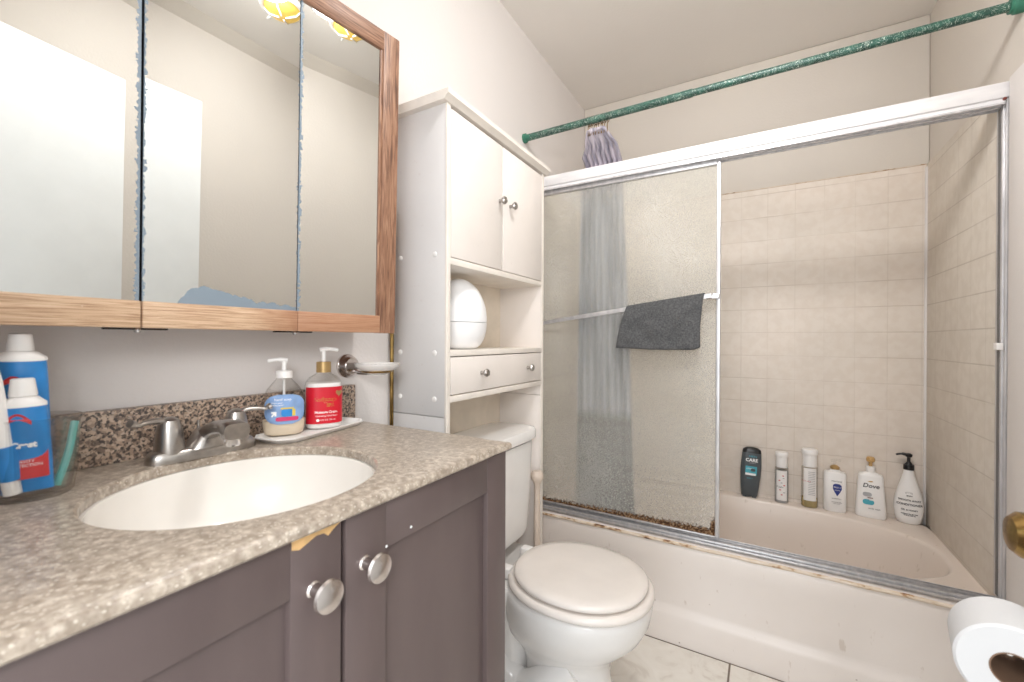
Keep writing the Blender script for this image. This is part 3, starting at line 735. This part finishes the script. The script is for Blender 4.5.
# ceiling light with three amber cups, seen only in the mirrors
LXC, LYC = 1.03, 1.02
t = thing('ceiling_light', 'round amber glass ceiling light with a white rim, seen near the top of the mirrors', 'ceiling light', (LXC, LYC, 2.42))
obj('ceiling_canopy', lathe([(.06, 0), (.06, .012), (.03, .04), (.012, .05), (.012, .07)][::-1], (LXC, LYC, 2.498), (0, 0, -1)), M_white, t)
sh = obj('shade', lathe([(.068, 0), (.064, -.012), (.050, -.026), (.02, -.034), (.004, -.035)][::-1], (LXC, LYC, 2.425), n=40), M_amberglass, t, 'amber glass bowl')
bm = NB(); tube([(LXC+.074*math.cos(q*2*PI/48), LYC+.074*math.sin(q*2*PI/48), 2.424) for q in range(49)], .010, 10, bm)
for q in (.9, .9+PI/2, .9+PI, .9+1.5*PI): tube([(LXC+.012*math.cos(q), LYC+.012*math.sin(q), 2.386), (LXC+.05*math.cos(q), LYC+.05*math.sin(q), 2.396), (LXC+.072*math.cos(q), LYC+.072*math.sin(q), 2.42)], .0035, 6, bm)
obj('rim', bm, M_white, sh)
for q in (.2, .2+PI): obj('arm', tube([(LXC+.10*math.cos(q), LYC+.10*math.sin(q), 2.440), (LXC+.17*math.cos(q), LYC+.17*math.sin(q), 2.462)], .005), M_white, t)
obj('arm_bar', tube([(LXC+.17*math.cos(.2), LYC+.17*math.sin(.2), 2.462), (LXC-.17*math.cos(.2), LYC-.17*math.sin(.2), 2.462)], .004), M_white, t)


# ---------------------------------------------------------------- things on the counter
# white tray
tc = Vector((.077, .598)); tr_ = thing('soap_tray', 'white narrow tray with cut corners under the two soap pumps', 'tray', (tc.x, tc.y, CTZ), math.radians(11))
def octo(a_, b_, c_, z): return [Vector(p+(z,)) for p in ((a_-c_, -b_), (a_, -b_+c_), (a_, b_-c_), (a_-c_, b_), (-a_+c_, b_), (-a_, b_-c_), (-a_, -b_+c_), (-a_+c_, -b_))]
obj('tray_body', loft([octo(.040, .110, .020, .0003), octo(.050, .122, .022, .009), octo(.050, .122, .022, .011), octo(.046, .118, .022, .011), octo(.040, .110, .020, .004)]), M_white, tr_, local=True, smooth=25)
TZ0 = CTZ + .0045
# clear soap bottle with pale blue label
rz = math.radians(62)
t = thing('soap_pump_bottle', 'clear pump bottle of cream soap with pale blue fish label on the tray', 'soap bottle', (.064, .538, TZ0), rz)
def ov(a_, b_, z, e_=2.5): return sell(0, 0, a_, b_, z, 40, e_)
S1 = [(.030, .019, .0), (.037, .024, .004), (.040, .026, .02), (.041, .027, .05), (.039, .026, .075), (.032, .022, .095), (.020, .017, .110), (.014, .014, .117), (.0135, .0135, .122)]
obj('bottle', loft([ov(*s) for s in S1]), M_clear, t, local=True, smooth=60)
obj('soap', loft([ov(a_-.0015, b_-.0015, z) for a_, b_, z in ((.030, .019, .0015), (.037, .024, .005), (.040, .026, .02), (.0405, .0265, .032))]), M_cream, t, local=True, smooth=60)
obj('collar', lathe([(.0155, .118), (.0155, .132), (.012, .134)], n=24), M_white, t, local=True)
bm = tube([(0, 0, .134), (0, 0, .152)], .0045); tube(smooth_path([(.006, 0, .154), (-.012, 0, .156), (-.030, 0, .153)]), [.005]*6+[.004]*6+[.003], 10, bm)
obj('pump_head', bm, M_white, t, local=True)
obj('dip_tube', tube([(0, 0, .003), (0, 0, .118)], .0025, 8), M_white, t, local=True)
F1 = face_m((0, -.0265, .058))
def curve_front(bm, a_, b_, e_=2.5, off=0):
    "bend a flat patch onto a superelliptic body: x,y -> front surface"
    for v in bm.verts:
        x = max(-a_*.995, min(a_*.995, v.co.x)); y = -b_*(1-abs(x/a_)**e_)**(1/e_)
        v.co = Vector((x, y - v.co.z - off, v.co.y))
    return bm
def stick(name, bm, par, mat, a_, b_, zc, xc=0, e_=2.5, off=0):
    for v in bm.verts: v.co.x += xc
    curve_front(bm, a_, b_, e_, off)
    for v in bm.verts: v.co.z += zc
    return obj(name, bm, mat, par, local=True, smooth=0)
def words(s, size, par, mat, a_, b_, zc, xc=0, e_=2.5, shear=0, fat=0, off=.0012, flat=False, name='lettering', squash=1.):
    cu = bpy.data.curves.new('t', 'FONT'); cu.body = s; cu.size = size; cu.align_x = 'CENTER'; cu.align_y = 'CENTER'; cu.shear = shear; cu.extrude = .00012; cu.resolution_u = 3; cu.offset = fat
    o = bpy.data.objects.new('t', cu); S.collection.objects.link(o); me = bpy.data.meshes.new_from_object(o); bm = bmesh.new(); bm.from_mesh(me)
    bpy.data.objects.remove(o); bpy.data.curves.remove(cu); bpy.data.meshes.remove(me)
    for v in bm.verts: v.co.x *= squash
    if flat:
        for v in bm.verts: v.co = Vector((v.co.x+xc, -b_-v.co.z-off, v.co.y+zc))
        return obj(name, bm, mat, par, local=True, smooth=0)
    return stick(name, bm, par, mat, a_, b_, zc, xc, e_, off)
A1, B1 = .0412, .0272
lb = stick('label', patch(.072, .060, 16, rnd=.022), t, M_lblue, A1, B1, .056)
stick('label_band', patch(.042, .008, 12, rnd=.004), lb, M_pinkp, A1, B1, .0365, .004, off=.0007)
bm = patch(.022, .016, 10, rnd=.006); stick('fish_picture', bm, lb, M_blue, A1, B1, .049, .004, off=.0007)
stick('fish_stripe', patch(.006, .014, 4), lb, M_yel, A1, B1, .049, .016, off=.0009)
stick('fish_arch', patch(.024, .003, 8), lb, M_yel, A1, B1, .058, .004, off=.0011)
arrow = [(-.005, -.004), (-.003, -.006), (.001, -.001), (.001, -.004), (.0045, -.004), (.0045, .005), (-.0045, .005), (-.0045, .0015), (-.001, .0015)]
stick('up_arrow', patch(0, 0, outline=arrow), lb, M_wht, A1, B1, .047, -.020, off=.0008)
words('hand soap', .0075, lb, M_wht, A1, B1, .076, -.004)
words('fresh scent\nantibacterial', .0045, lb, M_wht, A1, B1, .067, -.014)
# red label hand soap
t = thing('red_soap_bottle', 'clear pump bottle of white soap with red label and gold collar, right on the tray', 'soap bottle', (.066, .630, TZ0), math.radians(62))
A2, B2 = .0385, .031
S2 = [(.034, .027, .0), (.0375, .030, .004), (A2, B2, .012), (A2, B2, .093), (.037, .030, .103), (.030, .025, .113), (.018, .017, .120), (.0145, .0145, .125), (.0145, .0145, .129)]
obj('bottle', loft([ov(*s, e_=2.8) for s in S2]), M_clear, t, local=True, smooth=60)
obj('soap', loft([ov(a_-.0015, b_-.0015, z, 2.8) for a_, b_, z in ((.034, .027, .0015), (.0375, .030, .005), (A2, B2, .012), (A2, B2, .093), (.037, .030, .101))]), M_white, t, local=True, smooth=60)
obj('gold_collar', lathe([(.0155, .124), (.0155, .147), (.013, .148)], n=28), M_gold, t, local=True)
bm = tube([(0, 0, .148), (0, 0, .174)], .0045); tube(smooth_path([(-.008, 0, .174), (.010, 0, .1765), (.031, 0, .174)]), [.0055]*6+[.0045]*6+[.003], 10, bm)
obj('pump_head', bm, M_white, t, local=True)
lb = stick('label', patch(.0755, .080, 30), t, M_red, A2+.0003, B2+.0003, .053, 0, 2.8)
words('Softsoap', .0135, lb, M_goldtxt, A2, B2, .066, -.002, 2.8, shear=.4); words('SPA', .010, lb, M_goldtxt, A2, B2, .053, .010, 2.8, fat=.0003)
words('from', .004, lb, M_gold, A2, B2, .059, 0, 2.8)
words('Moisture Cream', .0072, lb, M_wht, A2, B2, .038, .002, 2.8, fat=.0002); words('Hydrating Hand Soap', .0052, lb, M_wht, A2, B2, .030, .002, 2.8)
words('8 FL OZ  236 mL', .0045, lb, M_wht, A2, B2, .021, .005, 2.8)
hp = [(0, -.006)] + [(.0066*math.sin(q)**3, .0004*(13*math.cos(q)-5*math.cos(2*q)-2*math.cos(3*q))) for q in [-2.6+i*.4 for i in range(14)]]
hp = [(.0075*math.sin(2*PI*i/20)**3, .0005*(13*math.cos(2*PI*i/20)-5*math.cos(4*PI*i/20)-2*math.cos(6*PI*i/20)-math.cos(8*PI*i/20))) for i in range(20)]
stick('heart_mark', patch(0, 0, outline=hp[::-1]), lb, M_gold, A2, B2, .079, .028, 2.8, off=.001)
stick('round_mark', patch(0, 0, outline=[(.0035*math.cos(q*2*PI/14), .003*math.sin(q*2*PI/14)) for q in range(14)]), lb, M_wht, A2, B2, .021, -.016, 2.8, off=.001)

# wall soap dish
t = thing('wall_soap_dish', 'white oval soap dish on a round chrome bracket fixed to the wall above the backsplash', 'soap dish', (.0, .762, 1.065))
obj('wall_flange', lathe([(.030, 0), (.030, .006), (.026, .010), (.024, .020), (.020, .024)], (.0, .744, 1.066), (1, 0, 0), 36), M_knob, t)
obj('bracket_arm', tube(smooth_path([(.015, .752, 1.058), (.035, .755, 1.050), (.06, .765, 1.049)]), .006), M_chrome, t)
bm = NB(); c = Vector((.086, .768, 1.056)); tube([c+Vector((.034*math.cos(q*2*PI/36), .034*math.sin(q*2*PI/36), 0)) for q in range(37)], .005, 8, bm); 
obj('holder_ring', bm, M_brass, t)
obj('dish', loft([[c+Vector((a_*math.cos(q*2*PI/40), b_*math.sin(q*2*PI/40), z)) for q in range(40)] for a_, b_, z in ((.020, .020, -.010), (.028, .028, -.006), (.044, .044, .004), (.055, .053, .012), (.057, .055, .018), (.053, .051, .0185), (.038, .038, .011), (.022, .022, -.002))]), M_porc, t, smooth=60)
# brass rod behind the tall cabinet
solo('brass_curtain_pole', tube([(.010, .889, .01), (.010, .893, 1.50)], .0055, 14), M_brass, 'thin brass pole standing against the wall beside the tall white cabinet', 'pole')

# tumbler with toothpaste
t = thing('tumbler', 'clear plastic tumbler holding toothpaste tubes at the counter left end', 'cup', (.113, .171, CTZ))
prof = [(.034, .0005), (.037, .004), (.040, .03), (.043, .098), (.0445, .102), (.0425, .102), (.0405, .097), (.0375, .030), (.0345, .008), (.02, .006)]
rings = []
for r_, h in prof:
    rings.append([Vector((.113+(r_*(1+(.02*math.cos(24*2*PI*i/96) if .01 < h < .09 else 0)))*math.cos(2*PI*i/96), .171+(r_*(1+(.02*math.cos(24*2*PI*i/96) if .01 < h < .09 else 0)))*math.sin(2*PI*i/96), CTZ+h)) for i in range(96)])
obj('cup', loft(rings), M_clear2, t, smooth=60)
def tube_paste(loc, rz, lean, L, w0, lab, h0=0):
    t = bpy.data.objects.new('toothpaste_tube', None); S.collection.objects.link(t); t.location = loc; t.rotation_euler = (lean[0], lean[1], rz); t['label'] = lab; t['category'] = 'toothpaste'
    t['group'] = 'toothpaste tubes in the tumbler'
    W[t] = Matrix.LocRotScale(Vector(loc), t.rotation_euler.copy(), None)
    b = [sell(0, 0, w0, .0035, .0, 36, 2.2), sell(0, 0, w0, .005, .012, 36), sell(0, 0, w0*.99, .012, L*.5, 36), sell(0, 0, w0*.93, .0155, L*.85, 36), sell(0, 0, w0*.88, .0165, L, 36)]
    obj('tube_body', loft(b), M_blue, t, local=True, smooth=60)
    obj('shoulder', loft([sell(0, 0, w0*.90, .017, L, 36), sell(0, 0, w0*.90, .017, L+.004, 36), sell(0, 0, w0*.6, .014, L+.011, 36), sell(0, 0, .010, .010, L+.013, 36)]), M_white, t, local=True, smooth=60)
    obj('cap', lathe([(.0125, L+.013), (.0125, L+.016), (.0105, L+.034), (.009, L+.035)], n=24), M_white, t, local=True)
    bx = stick('red_band', patch(w0*1.75, .034, 16), t, M_redp, w0*.995, .0085, .034, 0, 2., off=.0004)
    ar = [(-.012+.024*i/10, .004+.010*math.sin(PI*i/10)) for i in range(11)] + [(.012-.024*i/10, -.001+.007*math.sin(PI*(10-i)/10)) for i in range(11)]
    stick('red_swoosh', patch(0, 0, outline=ar), t, M_redp, w0*.95, .0145, L*.80, -.004, 2., off=.001)
    words('Crest', .0095, t, M_wht, w0*.98, .012, L*.56, 0, 2., fat=.0005, off=.001)
    words('CAVITY\nPROTECTION', .0048, bx, M_wht, w0*.98, .0085, .036, 0, 2., off=.0015)
    return t
q = math.radians(62)
tube_paste((.091, .165, CTZ+.012), math.radians(70), (math.radians(3), math.radians(0), 0), .162, .0265, 'tall blue toothpaste tube, the rear one of two in the clear tumbler')
tube_paste((.133, .162, CTZ+.012), math.radians(70), (math.radians(0), math.radians(-2), 0), .106, .0225, 'shorter toothpaste tube standing in front of the other in the clear tumbler')
t = thing('electric_toothbrush', 'white thick handled brush at the left edge of the clear tumbler', 'toothbrush', (.135, .122, CTZ+.01))
obj('handle', tube([(.131, .150, CTZ+.012), (.137, .130, CTZ+.150), (.138, .127, CTZ+.172)], [.0085, .0105, .009], 16), M_white, t)
obj('blue_grip', tube([(.132, .1487, CTZ+.030), (.1342, .1418, CTZ+.072)], [.0102, .0112], 16), M_blue, t)
obj('brush_neck', tube([(.138, .127, CTZ+.172), (.139, .124, CTZ+.208)], [.004, .003], 10), M_white, t)
t = thing('toothbrush', 'mint green toothbrush handle leaning inside the clear tumbler', 'toothbrush', (.118, .18, CTZ+.01))
obj('handle', tube(smooth_path([(.125, .189, CTZ+.010), (.121, .201, CTZ+.05), (.114, .209, CTZ+.09)]), .0042, 10), M_mint, t)

# ---------------------------------------------------------------- bottles along the tub ledge
LZ = RZ + .0008; BYc = 2.388
def P2(bm, par, mat, x, z, b_, name='print', off=.0):
    for v in bm.verts: v.co = Vector((v.co.x+x, -b_-v.co.z-off, v.co.y+z))
    return obj(name, bm, mat, par, local=True, smooth=0)
# 1 grey body wash
t = thing('body_wash_bottle', 'charcoal grey flip top body wash bottle at the left end of the tub ledge', 'bottle', (.868, BYc, LZ), math.radians(6), tilt=math.radians(3))
e3 = 3.2
pr = [(.031, .015, .006), (.035, .017, .010), (.039, .0195, .05), (.0435, .021, .11), (.044, .021, .15), (.041, .019, .205), (.0395, .018, .222), (.037, .017, .229), (.024, .012, .238), (.008, .006, .241)]
bm = loft([ov(a_, b_, z, e3) for a_, b_, z in pr])
for x in (-.020, .020): box(x-.009, x+.009, -.013, .013, .0, .010, .003, bm=bm)
obj('bottle', bm, M_char, t, local=True, smooth=45)
obj('flip_cap', loft([ov(.0405, .0188, .216, e3), ov(.0380, .0177, .2295, e3), ov(.0245, .0128, .2385, e3), ov(.009, .0066, .2415, e3)]), M_black, t, local=True, smooth=45)
words('MEN', .012, t, M_teal, .04, .0215, .200, .004, 3.2, flat=True, squash=1.4); words('CARE', .021, t, M_wht, .04, .0215, .182, 0, flat=True, fat=.0006)
words('CLEAN', .008, t, M_greyp, .04, .0215, .169, .004, flat=True)
P2(patch(.048, .040, 6), t, M_teal, 0, .133, .0215); P2(patch(.020, .014, 4, rnd=.006), t, M_char, .008, .136, .0215, off=.0008)
words('HYDRA', .009, t, M_wht, .04, .0215, .141, -.005, flat=True, off=.0016)
P2(patch(.044, .010, 4), t, M_wht, -.002, .115, .0218, off=.0008); words('BODY', .009, t, M_teal, .04, .0215, .095, -.004, flat=True)
# 2, 3 clear bottles with white flip caps
def clearb(x, H, r_, lab, amber, yo=0):
    t = thing('toiletry_bottle', lab, 'bottle', (x, BYc+yo, LZ), group='clear bottles with white flip caps on the tub ledge')
    hb = H*.70
    obj('bottle', loft([sell(0, 0, r_*.9, r_*.75, 0, 36), sell(0, 0, r_, r_*.85, .004, 36), sell(0, 0, r_, r_*.85, hb-.004, 36), sell(0, 0, r_*.9, r_*.8, hb, 36)]), M_clear, t, local=True, smooth=50)
    lv = .16*H if amber else hb*.9
    obj('contents', loft([sell(0, 0, r_*.86, r_*.7, .002, 30), sell(0, 0, r_*.93, r_*.78, .006, 30), sell(0, 0, r_*.93, r_*.78, lv, 30)]), M_amber if amber else M_greyp, t, local=True, smooth=50)
    obj('cap', loft([sell(0, 0, r_*.86, r_*.80, hb+.0005, 36), sell(0, 0, r_*.86, r_*.80, H*.90, 36)]), M_white, t, local=True, smooth=50)
    obj('flip_lid', loft([sell(0, 0, r_*.92, r_*.84, H*.902, 36), sell(0, 0, r_*.98, r_*.9, H*.93, 36), sell(0, 0, r_*.98, r_*.9, H*.985, 36), sell(0, 0, r_*.9, r_*.8, H, 36)]), M_white, t, local=True, smooth=50)
    lb = stick('label', patch(r_*1.5, hb*(.80 if amber else .84), 14), t, M_white, r_*1.003, r_*.86, hb*(.58 if amber else .50), 0, 2.)
    return t, lb, hb
t, lb, hb = clearb(1.002, .234, .0275, 'slim clear bottle with white cap and sprig label, second from left on tub ledge', False)
for i in range(9):
    P2(patch(0, 0, outline=[(.0045*math.cos(k*PI/4), .0022*math.sin(k*PI/4)) for k in range(8)]), lb, M_greyp if i % 2 else M_redp, .010*math.sin(i*1.9), .04+i*.011, .0236, off=.0008, name='sprig_print')
words('FLORA', .009, lb, M_ink, .0275, .0236, .075, -.006, 2., off=.001)
t, lb, hb = clearb(1.110, .262, .0320, 'clear bottle with white cap and amber liquid showing below its fine print label', True)
for i in range(14): P2(patch(.026, .0022, 3), lb, M_greyp, .006, .062+i*.0078, .0276, off=.0010, name='fine_print')
words('COCO MILK', .007, lb, M_redp, .032, .0276, .12, -.016, 2.)
# 4 shampoo with blue shield
t = thing('shampoo_bottle', 'white shampoo bottle with blue shield print and gold pump on the tub ledge', 'bottle', (1.203, BYc, LZ), math.radians(-4))
A4, B4 = .0405, .024
obj('bottle', loft([ov(.036, .021, 0, 3.5), ov(A4, B4, .004, 3.5), ov(A4+.001, B4, .08, 3.5), ov(A4, B4, .165, 3.5), ov(.037, .022, .173, 3.5), ov(.018, .015, .177, 3.5), ov(.017, .014, .186, 2.2)]), M_white, t, local=True, smooth=45)
obj('gold_collar', lathe([(.0175, .186), (.0175, .196), (.013, .199), (.007, .203)], n=28), M_gold, t, local=True)
bm = tube([(0, 0, .202), (0, 0, .218)], .005); tube(smooth_path([(-.014, -.004, .221), (.004, 0, .226), (.022, 0, .224)]), [.005]*13, 10, bm); obj('pump_head', bm, M_clear, t, local=True)
sh = [(-.015, .020), (-.008, .026), (.008, .026), (.015, .020), (.016, .004), (.010, -.010), (0, -.028), (-.010, -.010), (-.016, .004)][::-1]
pp = P2(patch(0, 0, outline=sh), t, M_navy, .008, .100, B4+.0006, name='shield_print')
words('PRO-V', .009, pp, M_wht, A4, B4, .110, .008, flat=True, off=.002, squash=1.0); words('CLEAN', .0062, pp, M_wht, A4, B4, .098, .008, flat=True, off=.002)
words('PANTENE', .0085, t, M_ink, A4, B4, .136, .006, flat=True, off=.001); words('SHAMPOO', .007, t, M_ink, A4, B4, .060, .006, flat=True, off=.001); words('smooth & silky\nwith care', .006, t, M_ink, A4, B4, .042, .006, flat=True, off=.001)
# 5 big white body wash
t = thing('body_wash_pump_bottle', 'large white wedge shaped body wash bottle with tan pump on the tub ledge', 'bottle', (1.327, BYc, LZ), math.radians(-6))
obj('bottle', loft([ov(.048, .024, 0, 4), ov(.0525, .027, .005, 4), ov(.052, .027, .03, 4), ov(.042, .024, .175, 4), ov(.039, .022, .182, 4), ov(.020, .015, .190, 3), ov(.0145, .0145, .192, 2.2), ov(.0145, .0145, .198, 2.2)]), M_white, t, local=True, smooth=45)
obj('collar', lathe([(.0165, .194), (.0165, .214), (.012, .217)], n=28), M_white, t, local=True)
bm = lathe([(.006, .216), (.007, .232), (.0145, .238), (.0155, .248), (.012, .256), (.004, .258)], n=24); tube([(0, 0, .246), (-.004, -.022, .244)], [.006, .0045], 10, bm); obj('pump_head', bm, M_pump, t, local=True)
B5 = .0268
words('Dove', .025, t, M_ink, .05, B5, .137, 0, flat=True, shear=.2, off=-.0008, fat=.0004)
P2(patch(0, 0, outline=[(-.010, 0), (-.003, .003), (.006, .004), (.010, .001), (.002, -.002)][::-1]), t, M_gold, -.002, .155, B5, name='bird_mark', off=-.0012)
P2(patch(.030, .018, 6, rnd=.008), t, M_greyp, -.012, .100, B5, off=-.0004, name='petal_print'); P2(patch(.038, .022, 6, rnd=.010), t, M_teal, -.008, .068, B5, off=.0006, name='splash_print'); P2(patch(.016, .007, 6, rnd=.003), t, M_white, .002, .080, B5, off=.0016, name='coconut_print')
P2(patch(.018, .003, 6), t, M_rub, -.002, .087, B5, off=.0016, name='shell_print')
words('body wash', .009, t, M_ink, .05, B5, .042, .012, flat=True, off=.0012)
# 6 teardrop conditioner, black pump
t = thing('conditioner_bottle', 'white teardrop conditioner bottle with black pump in the corner of the tub ledge', 'bottle', (1.451, BYc, LZ), math.radians(-10))
A6 = [(.030, .020, 0), (.037, .024, .005), (.045, .028, .03), (.0485, .029, .065), (.046, .028, .095), (.037, .025, .135), (.026, .020, .175), (.019, .017, .20), (.0165, .0155, .218), (.016, .015, .222)]
obj('bottle', loft([ov(a_, b_, z, 2.2) for a_, b_, z in A6]), M_white, t, local=True, smooth=60)
obj('collar', lathe([(.0175, .221), (.0175, .240), (.0155, .242)], n=28), M_black, t, local=True)
bm = lathe([(.013, .242), (.009, .250), (.0055, .254), (.0055, .272), (.011, .275), (.012, .284), (.006, .288)], n=20); tube(smooth_path([(.0, 0, .281), (-.022, -.004, .284), (-.040, -.008, .279)]), [.006]*6+[.004]*7, 10, bm); obj('pump_head', bm, M_black, t, local=True)
for s, sz, z in (('BODY', .006, .118), ('SMOOTH AWAY', .0085, .100), ('CONDITIONER', .0105, .082), ('OIL & HONEY', .0075, .060), ('moisture for dry hair\n16 fl oz 473 ml', .0055, .041)):
    words(s, sz*1.12, t, M_ink, .0485, .0285, z, .002, 2.2, off=.0026, fat=.00025)
for q in range(5):
    a_ = PI*(q+.5)/5; words('I', .010, t, M_ink, .0485, .0285, .128+.004*math.sin(a_), .010*math.cos(a_), 2.2, off=.0028, name='crest_mark')
